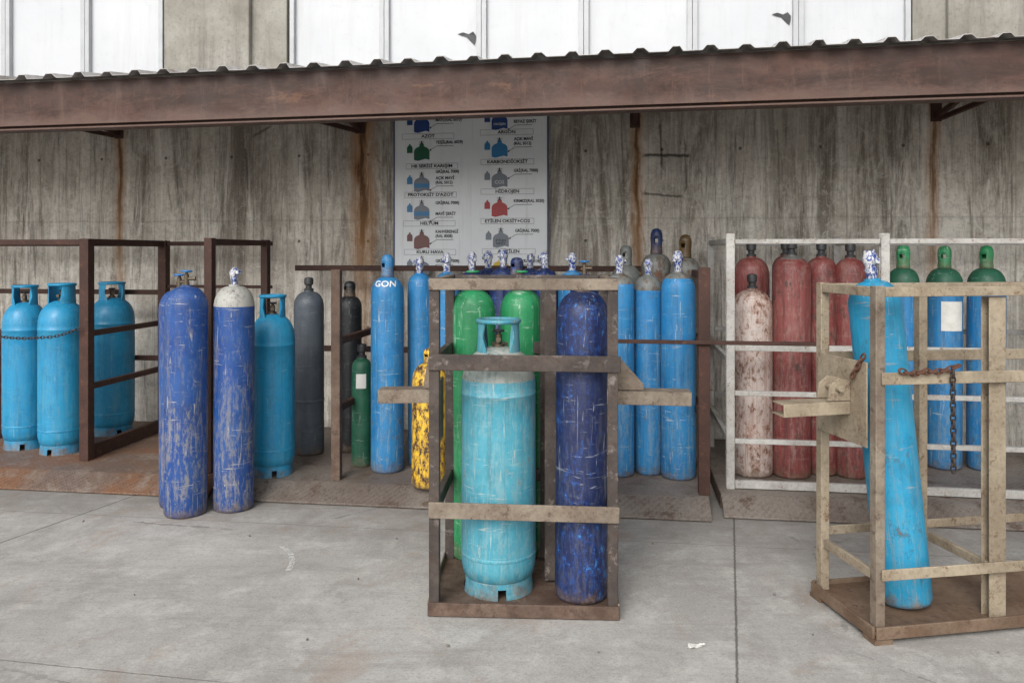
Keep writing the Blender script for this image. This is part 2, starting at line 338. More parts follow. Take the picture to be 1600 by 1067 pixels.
M['trayrust']=tray_mat('rusted_checker_plate',(.17,.08,.04),(.13,.09,.07),(.20,.155,.125),(.4,.6),(.5,.62))
M['traygrey']=tray_mat('worn_checker_plate',(.12,.095,.078),(.185,.16,.138),(.085,.055,.040),(.4,.6),(.54,.64))
def tape():
    n=NB('blue_white_tape'); w=n.noise(n.map(n.co,(48,48,34),(.6,.3,0)),1,3,.6,1.5)
    c=n.mix(n.thr(w,.49,.53),(.5,.5,.5),(.025,.055,.22)); n.bump(n.noise(n.co,70,3),.7,.006)
    return n.out(c,.35)
M['tape']=tape()

# ---------- gas cylinders ----------
GRP='industrial gas cylinders in the storage yard'
def valve(par,kind,h,wheel='wheel'):
    if kind=='wrap':
        sx=random.uniform(.85,1.15)
        bm=bmesh.new(); lathe(bm,[(.022,0),(.022,.03),(.027,.045),(.024,.06),(.031,.075),(.032,.095),(.024,.11),(.018,.125),(0,.13)],16)
        for v in bm.verts:
            v.co=Vector((v.co.x*sx,v.co.y,v.co.z*sx))+Vector((random.uniform(-1,1),random.uniform(-1,1),random.uniform(-1,1)))*.0045
        a=random.uniform(0,6.28)
        tube(bm,(0,0,.07),(.045*math.cos(a),.045*math.sin(a),.085),.014,8); finish('wrapped_valve',bm,M['tape'],par,60,loc=(0,0,h))
    elif kind=='valve':
        bm=bmesh.new(); lathe(bm,[(.018,-.01),(.018,.02),(.014,.024),(.014,.07),(.009,.074),(.009,.085),(0,.085)],14)
        tube(bm,(0,0,.045),(.045,0,.045),.010); tube(bm,(.045,0,.045),(.052,0,.045),.014); tube(bm,(0,0,.04),(-.022,0,.04),.008)
        v=finish('valve',bm,M['brass'],par,40,loc=(0,0,h))
        bm=bmesh.new(); torus(bm,Matrix.Translation((0,0,.09)),.028,.006,lobes=5,la=.06)
        for k in range(3):
            a=k*2.094; tube(bm,(0,0,.088),(.028*math.cos(a),.028*math.sin(a),.09),.004,6)
        tube(bm,(0,0,.082),(0,0,.096),.009,8)
        finish('handwheel',bm,M[wheel],v,50)
    elif kind=='stub':
        bm=bmesh.new(); lathe(bm,[(.034,-.01),(.034,.02),(.022,.024),(.022,.045),(.032,.05),(.034,.085),(.028,.10),(0,.105)],18)
        finish('valve_plug',bm,M['dark'],par,40,loc=(0,0,h))
def cap(par,h,mat,tall=.15,r=.042):
    bm=bmesh.new(); prof=[(r,-.015),(r*1.04,.01),(r,.02),(r*.96,tall*.3),(r,tall*.42),(r*1.05,tall*.60),(r*.99,tall*.80),(r*.74,tall*.95),(r*.25,tall),(0,tall)]
    fs=lathe(bm,prof,24)
    rm=[f for f,k,i in fs if k==4 and (i%12) in (2,3,4)]
    bmesh.ops.delete(bm,geom=rm,context='FACES')
    c=finish('valve_cap',bm,M[mat],par,60,loc=(0,0,h))
    md=c.modifiers.new('wall','SOLIDIFY'); md.thickness=.004
def place(px,w,py,z,v):
    if v is None:
        s=(py-YH)/(H-z); d0=F/s; r=w/2*d0/F/(1-w/2/F); d=d0+r
    else:
        x,d=PV(px,v); r=w/2*d/F
    return (px-800)/F*d,d,r
def cyl(px,w,py,ty,mat,label,z=.1,v=None,top='valve',capm=None,shoulder=None,sh=.2,wheel='wheel',rot=None,tall=.15,xyz=None,rh=None):
    if xyz: x,d,zz=xyz; z=zz; r,h=rh
    else:
        x,d,r=place(px,w,py,z,v); h=H-(ty-YH)*d/F-z
    rz=random.uniform(-.5,.5) if rot is None else rot
    e=root('gas_cylinder',(x,d,z),rz,label,'gas cylinder',GRP)
    e.rotation_euler=(random.uniform(-.004,.004),random.uniform(-.007,.007),rz)
    bm=bmesh.new(); hs=r*1.05; prof=[(0,.012),(r*.6,.006),(r*.86,.0),(r*.95,.004),(r,.02)]
    for k in range(1,10): prof.append((r,.02+(h-hs-.02)*k/10))
    zs=h-sh
    if shoulder and sh>hs: prof=[p for p in prof if abs(p[1]-zs)>.02]+[(r,zs)]; prof.sort(key=lambda p:(p[1] if p[0]>r*.99 else -1+p[0]))
    for k in range(0,13):
        t=math.pi/2*k/12; prof.append((.026+(r-.026)*math.cos(t)**.92 if k<12 else .026,h-hs+hs*math.sin(t)*.97))
    prof+= [(.034,h-.02),(.034,h+.006),(.0,h+.008)]
    mats=[M[mat]]
    if shoulder: mats.append(M[shoulder])
    lathe(bm,prof,44,zmat=(zs-.001,1) if shoulder else None)
    finish('body',bm,mats,e,50)
    if top=='cap': cap(e,h,capm or mat,tall)
    else: valve(e,top,h,wheel)
    e['_r']=r; e['_h']=h
    return e
def lpg(px,w,py,ty,mat,label,z=.1,v=None,rot=0,dome=None):
    x,d,r=place(px,w,py,z,v); h=H-(ty-YH)*d/F-z
    e=root('lpg_cylinder',(x,d,z),rot,label,'gas cylinder',GRP)
    hb=h-.13
    bm=bmesh.new(); prof=[(0,.05),(r*.7,.05),(r*.93,.075),(r*.99,.12),(r,.16)]
    for k in range(1,5): prof.append((r,.16+(hb-.16-.19)*k/10))
    zc=hb*.86
    prof+=[(r,hb*.45),(r,hb*.70),(r*.995,zc-.06)]
    prof+=[(r*1.012,zc-.057),(r*1.012,zc-.05),(r*.995,zc-.047)]
    for k in range(0,10):
        t=math.pi/2*k/9; prof.append((r*.995*math.cos(t)**.75 if k<9 else 0,zc-.02+(hb-zc+.02)*math.sin(t)))
    lathe(bm,prof,52,zmat=(zc+.018,1) if dome else None); finish('body',bm,[M[mat],M[dome or mat]],e,45)
    bm=bmesh.new(); lathe(bm,[(r*1.0,.165),(r*1.012,.170),(r*1.012,.178),(r*1.0,.183)],52); finish('weld_seam',bm,M[mat],e,60)
    bm=bmesh.new(); fs=lathe(bm,[(r*.90,.07),(r*.90,.045),(r*.92,.02),(r*.94,0),(r*.90,0),(r*.88,.02),(r*.87,.07)],52)
    rm=[f for f,k,i in fs if (i%13) in (0,1) and k in (1,2,3,4,5)]; bmesh.ops.delete(bm,geom=rm,context='FACES')
    finish('foot_ring',bm,M[mat],e,45)
    R=min(.10,r*.56); bm=bmesh.new(); z0=hb-.03; z1=h-.012; seg=14
    for a0 in (0,math.pi):
        rows=[]
        for k in range(seg+1):
            q=k/seg*2-1
            row=[]
            for rr,zz,hw in ((R*1.05,z0,1.05),(R,(z0+z1)/2,.72),(R,z1,.85),(R-.005,z1,.85),(R-.005,(z0+z1)/2,.72),(R*1.05-.005,z0,1.05)):
                t=a0+q*hw; row.append(bm.verts.new((rr*math.cos(t),rr*math.sin(t),zz)))
            rows.append(row)
        for k in range(seg):
            for j in range(6): bm.faces.new((rows[k][j],rows[k+1][j],rows[k+1][(j+1)%6],rows[k][(j+1)%6]))
        bm.faces.new(rows[0]); bm.faces.new(rows[-1][::-1])
    torus(bm,Matrix.Translation((0,0,z1)),R-.002,.011,seg=36,ms=10)
    finish('collar',bm,M[mat],e,50)
    bm=bmesh.new(); lathe(bm,[(.028,-.01),(.028,.012),(.016,.015),(.016,.055),(.01,.058),(.01,.07),(0,.07)],16); tube(bm,(0,0,.035),(0,-.045,.035),.012)
    vv=finish('valve',bm,M['brass'],e,40,loc=(0,0,hb))
    bm=bmesh.new(); torus(bm,Matrix.Translation((0,0,.072)),.02,.006,lobes=4,la=.1); tube(bm,(-.02,0,.072),(.02,0,.072),.005,6); tube(bm,(0,-.02,.072),(0,.02,.072),.005,6)
    finish('handwheel',bm,M['dark'],vv,50)
    return e

# ---------- text ----------
def text_verts(s,size,bold=0.0):
    cu=bpy.data.curves.new('t','FONT'); cu.body=s; cu.size=size; cu.align_x='CENTER'; cu.align_y='CENTER'; cu.offset=bold*size; cu.resolution_u=3
    o=bpy.data.objects.new('t',cu); COL.objects.link(o); bpy.context.view_layer.update()
    me=bpy.data.meshes.new_from_object(o.evaluated_get(bpy.context.evaluated_depsgraph_get()))
    vs=[tuple(v.co[:2]) for v in me.vertices]; fs=[tuple(p.vertices) for p in me.polygons]
    bpy.data.objects.remove(o); bpy.data.curves.remove(cu); bpy.data.meshes.remove(me)
    return vs,fs
def add_text(bm,s,size,cx,cz,y,left=False,sx=1.0,bold=.012):
    vs,fs=text_verts(s,size,bold)
    if left and vs:
        mn=min(v[0] for v in vs); vs=[(v[0]-mn,v[1]) for v in vs]
    b=[bm.verts.new((cx+x*sx,y,cz+yy)) for x,yy in vs]
    for f in fs:
        try: bm.faces.new([b[i] for i in f])
        except ValueError: pass

# =============== SETTING ===============
bm=bmesh.new(); bmesh.ops.create_grid(bm,x_segments=1,y_segments=1,size=150)
g=finish('ground',bm,ground_mat(),None,0); g['kind']='structure'; g['label']='stained grey concrete yard slab with joints'; g['category']='ground'

WV=6.6
wr=root('concrete_wall',(0,0,0),-A,'streaked board-formed concrete building wall with white window panels above','wall')
def sheet(bm,u0,u1,v0,v1,z0,z1):
    vs=[bm.verts.new((u,v,z)) for z in (z0,z1) for u,v in ((u0,v0),(u1,v0),(u1,v1),(u0,v1))]
    for f in ((3,2,1,0),(4,5,6,7),(0,1,5,4),(1,2,6,5),(2,3,7,6),(3,0,4,7)): bm.faces.new([vs[i] for i in f])
def WZ(px,py): return H+(YH-py)/(F/PV(px,WV)[1])
strk=[(U(187,WV),.045,.85),(U(566,WV),.10,1.0),(U(996,WV),.05,.9),(U(1459,WV),.045,.8)]
def mk(x0,y0,x1,y1,w,a): return (U(x0,WV),U(x1,WV),WZ(x0,y0),WZ(x1,y1),w,a)
marks=[mk(1003,243,1080,243,.018,.85),(mk(1003,303,1068,306,.014,.7)),mk(1032,190,1034,262,.014,.7),mk(1070,215,1072,300,.010,.5),
       mk(383,230,388,300,.016,.6),mk(388,300,380,360,.010,.4),mk(395,215,425,196,.016,.6),mk(262,285,268,330,.012,.4),mk(1215,200,1218,330,.012,.4),mk(905,220,908,330,.010,.35)]
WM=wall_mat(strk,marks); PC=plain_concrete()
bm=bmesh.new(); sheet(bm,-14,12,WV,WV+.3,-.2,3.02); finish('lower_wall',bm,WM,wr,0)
ua,ub,uc,ud=U(256,WV),U(448,WV),U(1426,WV),12
bm=bmesh.new(); sheet(bm,-14,12,WV+.10,WV+.4,3.02,7.5); finish('upper_wall',bm,PC,wr,0)
for (a,b) in ((ua,ub),(uc,uc+1.1)):
    bm=bmesh.new(); sheet(bm,a,b,WV-.0,WV+.10,3.022,7.4); 
    o=finish('pilaster',bm,PC,wr,0,.008)
    bm=bmesh.new(); sheet(bm,a+.24,b-.32 if b-a<1.2 else b-.2,WV-.06,WV-.001,3.03,7.4); finish('pilaster',bm,PC,wr,0,.01)
def panelmat():
    n=NB('white_coated_window_panel'); a=n.noise(n.co,1.5,6,.6); s=n.noise(n.map(n.co,(9,1,.7)),1,6,.75)
    c=n.mix(n.m('MULTIPLY',n.thr(a,.38,.62),.6),(.53,.54,.555),(.46,.475,.49)); c=n.mix(n.m('MULTIPLY',n.thr(s,.52,.70),.35),c,(.40,.40,.39))
    c=n.mix(n.m('MULTIPLY',n.thr(n.noise(n.co,12,6,.8),.58,.7),.3),c,(.36,.355,.34))
    c=n.mix(n.m('MULTIPLY',n.rand,.12),c,(.40,.42,.44))
    return n.out(c,.4,0,.3)
PM=panelmat(); FM=simple('white_window_frame',(.42,.43,.44),.45,.3,6)
edges=[U(p,WV) for p in (-560,-420,-280,-135,8,132,254)]
edges2=[U(p,WV) for p in (452,600,752,912,1082,1248,1424)]
for ed in (edges,edges2):
    for i in range(len(ed)-1):
        a,b=ed[i]+.0015,ed[i+1]-.0015
        bm=bmesh.new(); sheet(bm,a+.035,b-.035,WV+.045,WV+.06,3.10,5.2); w=finish('window',bm,PM,wr,0)
        bm=bmesh.new()
        sheet(bm,a,a+.04,WV+.0,WV+.08,3.03,5.25); sheet(bm,b-.04,b,WV+.0,WV+.08,3.03,5.25)
        sheet(bm,a+.04,b-.04,WV+.002,WV+.078,3.03,3.10); sheet(bm,a+.04,b-.04,WV+.002,WV+.078,5.19,5.25)
        finish('frame',bm,FM,w,0,.003)
for px,py,w in ((728,55,.16),(1222,24,.15)):
    u=U(px,WV); z=WZ(px,py)
    pts=[(-.5,.12),(-.2,.2),(.1,.1),(.35,.22),(.5,.0),(.48,-.25),(.42,-.5),(.2,-.28),(.0,-.05),(-.25,.02)]
    bm=bmesh.new(); bm.faces.new([bm.verts.new((u+x*w,WV+.038+random.uniform(-.004,.004),z+y*w)) for x,y in pts]); finish('torn_film',bm,M['dark'],wr,0)

# canopy
BV=4.62
def zb(u): return 2.387+.0095*u
cn=root('steel_canopy',(*fromUV(0,BV),0),-A,'rusty brown steel canopy with corrugated metal roof on wall brackets','canopy')
bm=bmesh.new()
t=.012; hb=.30
prof=[(-.05,0),(.06,0),(.06,t),(.006,t),(.006,hb-t),(.06,hb-t),(.06,hb),(-.05,hb),(-.05,hb-t),(-.006,hb-t),(-.006,t),(-.05,t)]
extr(bm,(-8.5,0,zb(-8.5)),(7.5,0,zb(7.5)),prof)
finish('front_beam',bm,M['beam'],cn,30,.003)
bm=bmesh.new(); extr(bm,(-8.5,-.052,zb(-8.5)+.028),(7.5,-.052,zb(7.5)+.028),[(-.004,0),(.004,0),(.004,.265),(-.004,.265)]); finish('fascia_plate',bm,M['beam'],cn,30,.002)
def roofmat():
    n=NB('galvanised_corrugated_sheet',False); a=n.noise(n.obj,4,6,.7); c=n.mix(n.thr(a,.4,.65),(.44,.43,.42),(.28,.26,.24))
    c=n.mix(n.thr(n.noise(n.obj,9,6,.75),.58,.68),c,(.18,.11,.08)); return n.out(c,.5,.1)
bm=bmesh.new(); u=-8.4; P=.19
prof=[]
while u<7.4:
    j=random.uniform(-.006,.006); k_=random.uniform(-.006,.003)
    prof+=[(u+j,0),(u+.105+j,0),(u+.128+j,.027+k_),(u+.168+j,.027+k_)]; u+=P
def zr(u): return zb(u)+hb+.004
rows=[]
for vv,dz in ((-.13,0.0),(-.129,.0035),(1.97,.27)):
    rows.append([bm.verts.new((x,vv,zr(x)*(1 if vv<1 else 0)+(2.99-.27 if vv>1 else 0)+h_+dz)) for x,h_ in prof])
for i in range(len(prof)-1): bm.faces.new((rows[1][i],rows[2][i],rows[2][i+1],rows[1][i+1]))
for i in range(len(prof)-1): bm.faces.new((rows[0][i],rows[1][i],rows[1][i+1],rows[0][i+1]))
o=finish('corrugated_sheet',bm,roofmat(),cn,20)
md=o.modifiers.new('gauge','SOLIDIFY'); md.thickness=.003; md.offset=-1
for px in (187,563,992,1462):
    uu=U(px,WV)
    bar(cn,'roof_arm',(uu,.07,2.62),(uu,1.95,2.83),box(.05,.08),M['rustbrown'])
    bm=bmesh.new(); extr(bm,(uu,1.968,2.60),(uu,1.968,2.90),box(.08,.014),up=(0,1,0)); extr(bm,(uu,1.955,2.64),(uu,1.35,2.715),box(.035,.035)); finish('wall_bracket',bm,M['rustbrown'],cn,30,.003)
    sgn=-1 if px<900 else 1
    if px!=992: bar(cn,'roof_brace',(uu+sgn*.02,1.93,2.62),(uu+sgn*(.42 if sgn<0 else .22),1.5,2.70),box(.035,.035),M['rustbrown'])

# ---------- sign board ----------
sp0=U(615,6.55); sp1=U(857,6.55); SW=sp1-sp0; xm,dm=PV(736,6.55); sc=F/dm
z0=H-(420-YH)/sc
sx0,sy0=fromUV(sp0,6.55)
sg=root('gas_colour_code_sign',(sx0,sy0,z0),-A,'white gas cylinder colour code board with coloured cylinder pictures and text','sign')
def SX(px): return (px-615)/242*SW
def SZ(py): return (420-py)/sc
def boardmat():
    n=NB('white_sign_sheet',False); a=n.noise(n.obj,2.5,6,.65); s=n.noise(n.map(n.obj,(20,1,1)),1,6,.7)
    c=n.mix(n.m('MULTIPLY',n.thr(a,.4,.7),.4),(.76,.79,.82),(.60,.63,.66)); c=n.mix(n.m('MULTIPLY',n.thr(s,.54,.72),.4),c,(.48,.48,.45)); return n.out(c,.3)
HT=2.86-z0
bm=bmesh.new(); sheet(bm,.012,SW-.012,0,.02,.012,HT-.012); finish('board',bm,boardmat(),sg,0)
bm=bmesh.new()
sheet(bm,0,.012,-.004,.024,0,HT); sheet(bm,SW-.012,SW,-.004,.024,0,HT); sheet(bm,.0125,SW-.0125,-.003,.023,0,.012); sheet(bm,.0125,SW-.0125,-.003,.023,HT-.012,HT)
finish('frame',bm,simple('blue_grey_frame',(.05,.08,.16),.4,.4,10),sg,0)
px2=1/sc
bmT=bmesh.new()
inks={}
def ink(col):
    if col not in inks: inks[col]=simple('print_ink_%d'%len(inks),col,.4,.15,10)
    return inks[col]
KW=simple('white_print',(.6,.62,.65),.5,.1,5); KB=simple('black_print',(.008,.008,.01),.5,.1,5)
def bottle(bmx,cx,cz,w,h,y,full=False):
    o=[(-.5,0),(-.25,-.06),(0,0),(.25,.06),(.5,0)] if not full else [(-.5,0),(.5,0)]
    o+=[(.5,.50)]
    for k in range(1,6):
        t=math.pi/2*k/6; o.append((.14+.36*math.cos(t),.50+.32*math.sin(t)))
    o+=[(.14,.86),(.14,1.0),(-.14,1.0),(-.14,.86)]
    for k in range(5,0,-1):
        t=math.pi/2*k/6; o.append((-.14-.36*math.cos(t),.50+.32*math.sin(t)))
    o+=[(-.5,.50)]
    bmx.faces.new([bmx.verts.new((cx+a*w,y,cz+b*h)) for a,b in o])
def rect(bmx,x0,x1,za,zb_,y,mi=0): 
    f=bmx.faces.new([bmx.verts.new(p) for p in ((x0,y,za),(x1,y,za),(x1,y,zb_),(x0,y,zb_))]); f.material_index=mi
def header(cx,py,s):
    w=41*SW/242; hz=4.4*px2; x=SX(cx); z=SZ(py)
    for (a,b,c,d) in ((x-w,x+w,z-hz,z-hz+.002),(x-w,x+w,z+hz-.002,z+hz),(x-w,x-w+.002,z-hz+.0031,z+hz-.0031),(x+w-.002,x+w,z-hz+.0031,z+hz-.0031)): rect(bmT,a,b,c,d,-.003)
    add_text(bmT,s,.037,x,z,-.0035,sx=1.12,bold=.03)
def entry(cx,py,colr,lines,col2=None,inside=None,insc='w'):
    x=SX(cx); z=SZ(py+13); w=25*px2; h=25*px2
    b=bmesh.new(); bottle(b,x,z,w,h,-.003)
    if col2: rect(b,x-w*.5,x+w*.5,z+.20*h,z+.48*h,-.0045,1)
    finish('cylinder_picture',b,[ink(colr),ink(col2 or colr)],sg,0)
    b=bmesh.new(); bottle(b,SX(cx-19),SZ(py+2),9*px2,14*px2,-.003,True); finish('cylinder_picture',b,ink(col2 or colr),sg,0)
    rect(bmT,x-.012,x+.012,z+h*1.0,z+h*1.06,-.003); rect(bmT,x-.022,x+.022,z+h*1.1,z+h*1.13,-.003); rect(bmT,x-.005,x+.005,z+h*1.06,z+h*1.2,-.003)
    if inside:
        b=bmesh.new(); add_text(b,inside,.04 if len(inside)<5 else .026,x,z+.3*h,-.006,bold=.015); finish('lettering',b,KW if insc=='w' else KB,sg,0)
    for k,(t_,dy) in enumerate(lines):
        xx=SX(cx+ (22 if len(t_)>8 else 26)); add_text(bmT,t_,.035,xx,SZ(py+dy),-.0035,left=True,sx=.9,bold=.03)
    zl=SZ(py+lines[-1][1]+5.5); xa=SX(cx+14); xb=SX(cx+24); xc=SX(cx+50); z2=zl-6*px2
    rect(bmT,xb,xc,zl-.002,zl+.002,-.003)
    bmT.faces.new([bmT.verts.new(p) for p in ((xa,-.003,z2-.002),(xb,-.003,zl-.002),(xb,-.003,zl+.002),(xa,-.003,z2+.002))])
    bmT.faces.new([bmT.verts.new(p) for p in ((xa-.014,-.003,z2-.004),(xa+.006,-.003,z2-.009),(xa+.006,-.003,z2+.011))])
BL=(.015,.10,.32); LB=(.02,.19,.42); GR=(.004,.10,.05); GY=(.17,.20,.24); RD=(.42,.008,.015); BR=(.15,.045,.04); YE=(.6,.42,.02); DB=(.012,.05,.20)
entry(660,192,DB,[('MAVİ(RAL 5010)',-5)])
header(670,212,'AZOT'); entry(660,236,GR,[('YEŞİL(RAL 6029)',-14)])
header(676,259,'HB SERİSİ KARIŞIM'); entry(660,285,GY,[('GRİ(RAL 7000)',-17),('AÇIK MAVİ',-7),('(RAL 5012)',0)],LB)
header(674,304,"PROTOKSİT D'AZOT"); entry(660,329,GY,[('GRİ(RAL 7000)',-12),('MAVİ ŞERİT',5)],LB)
header(672,349,'HELYUM'); entry(660,375,BR,[('KAHVERENGİ',-13),('(RAL 8008)',-6)])
header(673,394,'KURU HAVA'); entry(660,421-4,GY,[('GRİ(RAL 7000)',-9)])
entry(782,190,DB,[('BEYAZ ŞERİT',2)],None,'OKSİJEN')
header(793,208,'ARGON'); entry(782,233,LB,[('AÇIK MAVİ',-14),('(RAL 5012)',-7)])
header(794,254,'KARBONDİOKSİT'); entry(782,280,GY,[('GRİ(RAL 7000)',-12)],None,'CO2')
header(794,300,'HİDROJEN'); entry(782,325,RD,[('KIRMIZI(RAL 3020)',-10)])
header(794,346,'ETİLEN OKSİT+CO2'); entry(784,373,GY,[('GRİ(RAL 7000)',-12)],None,'ETİLEN\nOKSİT','k')
header(796,393,'ASETİLEN'); entry(784,416,YE,[('SARI(RAL 1018)',-8)])
finish('lettering',bmT,KB,sg,0)

# ---------- pallet trays with cages ----------
CG='steel storage pallets along the wall'
def tray(u0,u1,mat,lipmat,par,v0=4.80,v1=6.45,z=.1):
    bm=bmesh.new()
    sec=[(v0,.006),(v0,.018),(v0+.02,.026),(v0+.15,z-.004),(v0+.18,z),(v1,z),(v1,z-.010),(v0+.19,z-.010),(v0+.155,z-.016),(v0+.03,.012),(v0+.02,.004)]
    a=[bm.verts.new((u0,v,zz)) for v,zz in sec]; b=[bm.verts.new((u1,v,zz)) for v,zz in sec]
    for i in range(len(sec)):
        j=(i+1)%len(sec); bm.faces.new((a[i],a[j],b[j],b[i]))
    bm.faces.new(a); bm.faces.new(b[::-1])
    finish('checker_plate_floor',bm,mat,par,25,.002)
    for uu in (u0+.02,u1-.02):
        bar(par,'skid',(uu,v0+.2,.045),(uu,v1,.045),box(.04,.085),lipmat)
RB=M['rustbrown']
def uvroot(name,u,label,cat='storage cage'):
    return root(name,(*fromUV(u,0),0),-A,label,cat,CG)
uL=-3.785
p1=uvroot('storage_cage',uL,'rust brown steel cage pallet holding light blue gas cylinders')
tray(-2.2,U(328,4.8)-uL-.02,M['trayrust'],RB,p1,4.80,6.5)
for (u,v) in ((0,5.23),(0,6.2),(-1.75,5.23),(-1.75,6.2)):
    bar(p1,'post',(u,v,.1),(u,v,1.68),Cp(.07,.07,.008),RB,up=(0,1,0))
for zz,hh in ((1.655,.05),(1.0,.04),(.62,.04),(.15,.10)):
    bar(p1,'side_rail',(0,5.268,zz),(0,6.163,zz),box(.04,hh),RB)
bar(p1,'top_rail',(-1.713,5.23,1.655),(-.037,5.23,1.655),box(.04,.04),RB)
for zz in (1.655,1.25,.7): bar(p1,'rear_rail',(-1.713,6.2,zz),(-.037,6.2,zz),box(.04,.04),RB)
bar(p1,'rear_rail',(.037,6.2,1.655),(.95,6.2,1.655),box(.035,.035),RB)
bar(p1,'rear_rail',(.037,6.2,1.30),(.95,6.2,1.30),box(.03,.025),RB)
uM=U(330,4.8)
p2=uvroot('storage_cage',uM,'long brown steel pallet with upright posts and mixed gas cylinders')
u522,u1098=U(526,5.0)-uM,U(1100,5.0)-uM
tray(.0,U(1112,4.8)-uM,M['traygrey'],RB,p2,4.78,6.5)
uf=U(328,5.05)-uM
for (u,v,zt) in ((uf,5.05,1.68),(uf,5.9,1.68)):
    bar(p2,'post',(u,v,.1),(u,v,zt),Cp(.055,.06,.008),RB,up=(0,1,0))
for zz in (1.655,1.0,.6): bar(p2,'side_rail',(uf,5.082,zz),(uf,5.868,zz),box(.035,.04),RB)
for (u,v,zt) in ((u522,5.0,1.47),(u522,6.2,1.47)):
    bar(p2,'post',(u,v,.1),(u,v,zt),Cp(.06,.05,.008),M['lightrust'] if v<5.5 else RB,up=(0,1,0))
for (u,v) in ((u1098,5.0),(u1098,6.2),(u1098-1.3,6.2)):
    bar(p2,'post',(u,v,.1),(u,v,1.49),Cp(.07,.055,.008),RB,up=(0,1,0))
for zz in (1.0,.56): bar(p2,'side_rail',(u522,5.03,zz),(u522,6.17,zz),box(.04,.045),RB)
for zz in (1.44,1.0,.56): bar(p2,'side_rail',(u1098,5.03,zz),(u1098,6.17,zz),box(.04,.045),RB)
for zz in (1.455,.8): bar(p2,'rear_rail',(uf+.1,6.24,zz),(u1098-.03,6.24,zz),box(.03,.045),RB)
ubar0,ubar1=U(868,4.95)-uM,U(1292,4.95)-uM
bar(p2,'locking_bar',(ubar0,4.955,1.035),(ubar1,4.955,1.035),box(.02,.024),RB)
uR=U(1132,4.86)
p3=uvroot('storage_cage',uR,'white painted steel cage pallet with red, green and blue cylinders')
tray(.0,3.4,M['traygrey'],M['lightrust'],p3,4.86,6.5)
WF=M['whitef']; ul=U(1141,5.15)-uR; um=U(1382,5.15)-uR
for (u,v) in ((ul,5.15),(um,5.15),(ul,6.25),(um,6.25),(3.3,5.15),(3.3,6.25)):
    bar(p3,'post',(u,v,.1),(u,v,1.70),Cp(.05,.045,.007),WF,up=(0,1,0))
for (a,b) in ((ul,um),(um,3.3)):
    for zz,hh in ((1.65,.03),(.985,.04),(.70,.03),(.40,.03),(.13,.05)):
        bar(p3,'front_rail',(a+.027,5.15,zz),(b-.027,5.15,zz),box(.03,hh),WF)
    for zz in (1.65,1.0,.5): bar(p3,'rear_rail',(a+.027,6.25,zz),(b-.027,6.25,zz),box(.03,.035),WF)
for u in (ul,um,3.3):
    for zz in (1.655,.9,.4): bar(p3,'side_rail',(u,5.175,zz),(u,6.225,zz),box(.03,.035),WF)

# ---------- gas cylinders by the wall ----------
cyl(-14,48,690,512,'red','dark red gas cylinder at the edge of the rusty pallet',v=5.78,top='stub')
lpg(39,62,705,445,'teal','light blue steel gas cylinder with collar inside the rusty cage',rot=.3)
lpg(97,67,713,442,'teal','light blue steel gas cylinder with collar chained at the cage front',rot=-.2)
lpg(175,65,683,440,'teal','light blue steel gas cylinder with collar behind the cage side',rot=.7)
lpg(426,68,748,460,'teal','light blue gas cylinder standing on the pallet edge',rot=.25)
cyl(281,60,797,452,'royal','worn royal blue cylinder standing behind another on the ground',z=0,top='valve')
cyl(290,64,812,447,'royal','scuffed royal blue gas cylinder standing on the concrete ground',z=0,top='valve')
cyl(365,61,803,446,'royal','royal blue cylinder with white shoulder and taped valve on concrete',z=0,top='wrap',shoulder='white',sh=.125)
e=cyl(483,46,713,455,'grey','plain grey gas cylinder with a valve guard ring',top='stub')
bm=bmesh.new(); r=e['_r']; lathe(bm,[(r,.38),(r*1.03,.385),(r*1.03,.40),(r,.405)],40); finish('band',bm,M['grey'],e,60)
cyl(545,38,715,462,'black','black gas cylinder with cap beside a rusty post',top='cap',tall=.11,v=5.75)
es=cyl(565,31,731,560,'dgreen','small dark green gas cylinder with paper label',top='stub',rot=0)
eg=cyl(605,51,741,432,'blue','blue gas cylinder with blue cap and white lettering',top='cap',rot=0,tall=.15)
r,h=eg['_r'],eg['_h']
vs,fs=text_verts('GON',.068,.02); bm=bmesh.new(); bb=[]
hs=r*1.05; zc=h-hs*.42
for x,y in vs:
    zz=zc+y*.8; t=math.asin(max(0,min(1,(zz-(h-hs))/(hs*.97)))); R=.026+(r-.026)*math.cos(t)**.92+.003
    a_=x/R*1.0; bb.append(bm.verts.new((R*math.sin(a_),-R*math.cos(a_),zz)))
for f in fs: bm.faces.new([bb[i] for i in f])
finish('lettering',bm,M['lettering'],eg,0)
cyl(657,38,738,428,'blue','blue gas cylinder with taped valve on the pallet',top='wrap',v=5.45)
cyl(700,40,735,426,'blue','blue gas cylinder with taped valve on the pallet',top='wrap',v=5.5)
cyl(671,56,766,566,'yellow','short yellow cylinder with heavily chipped rusty paint',top='cap',tall=.09)
for px,mt,tp,v_,ty in ((738,'navy','wrap',5.6,424),(762,'navy','wrap',5.9,420),(786,'navy','wrap',5.6,418),(808,'navy','cap',5.3,428),(829,'navy','wrap',5.85,420),(852,'navy','wrap',5.55,420),(893,'blue','wrap',5.5,424),(914,'navy','valve',5.25,430)):
    cyl(px,44,735,ty,mt,('dark blue' if mt=='navy' else 'blue')+' gas cylinder standing in the row on the pallet',top=tp,v=v_,tall=.11)
cyl(968,46,740,428,'blue','light blue gas cylinder with grey shoulder and taped valve',top='wrap',v=5.38,shoulder='greytop',sh=.07)
cyl(1014,43,744,430,'blue','light blue gas cylinder with grey shoulder and taped valve',top='wrap',shoulder='greytop',sh=.10)
cyl(1060,53,752,426,'blue','blue gas cylinder with rust stained shoulder and taped valve',top='wrap',shoulder='greytop',sh=.035)
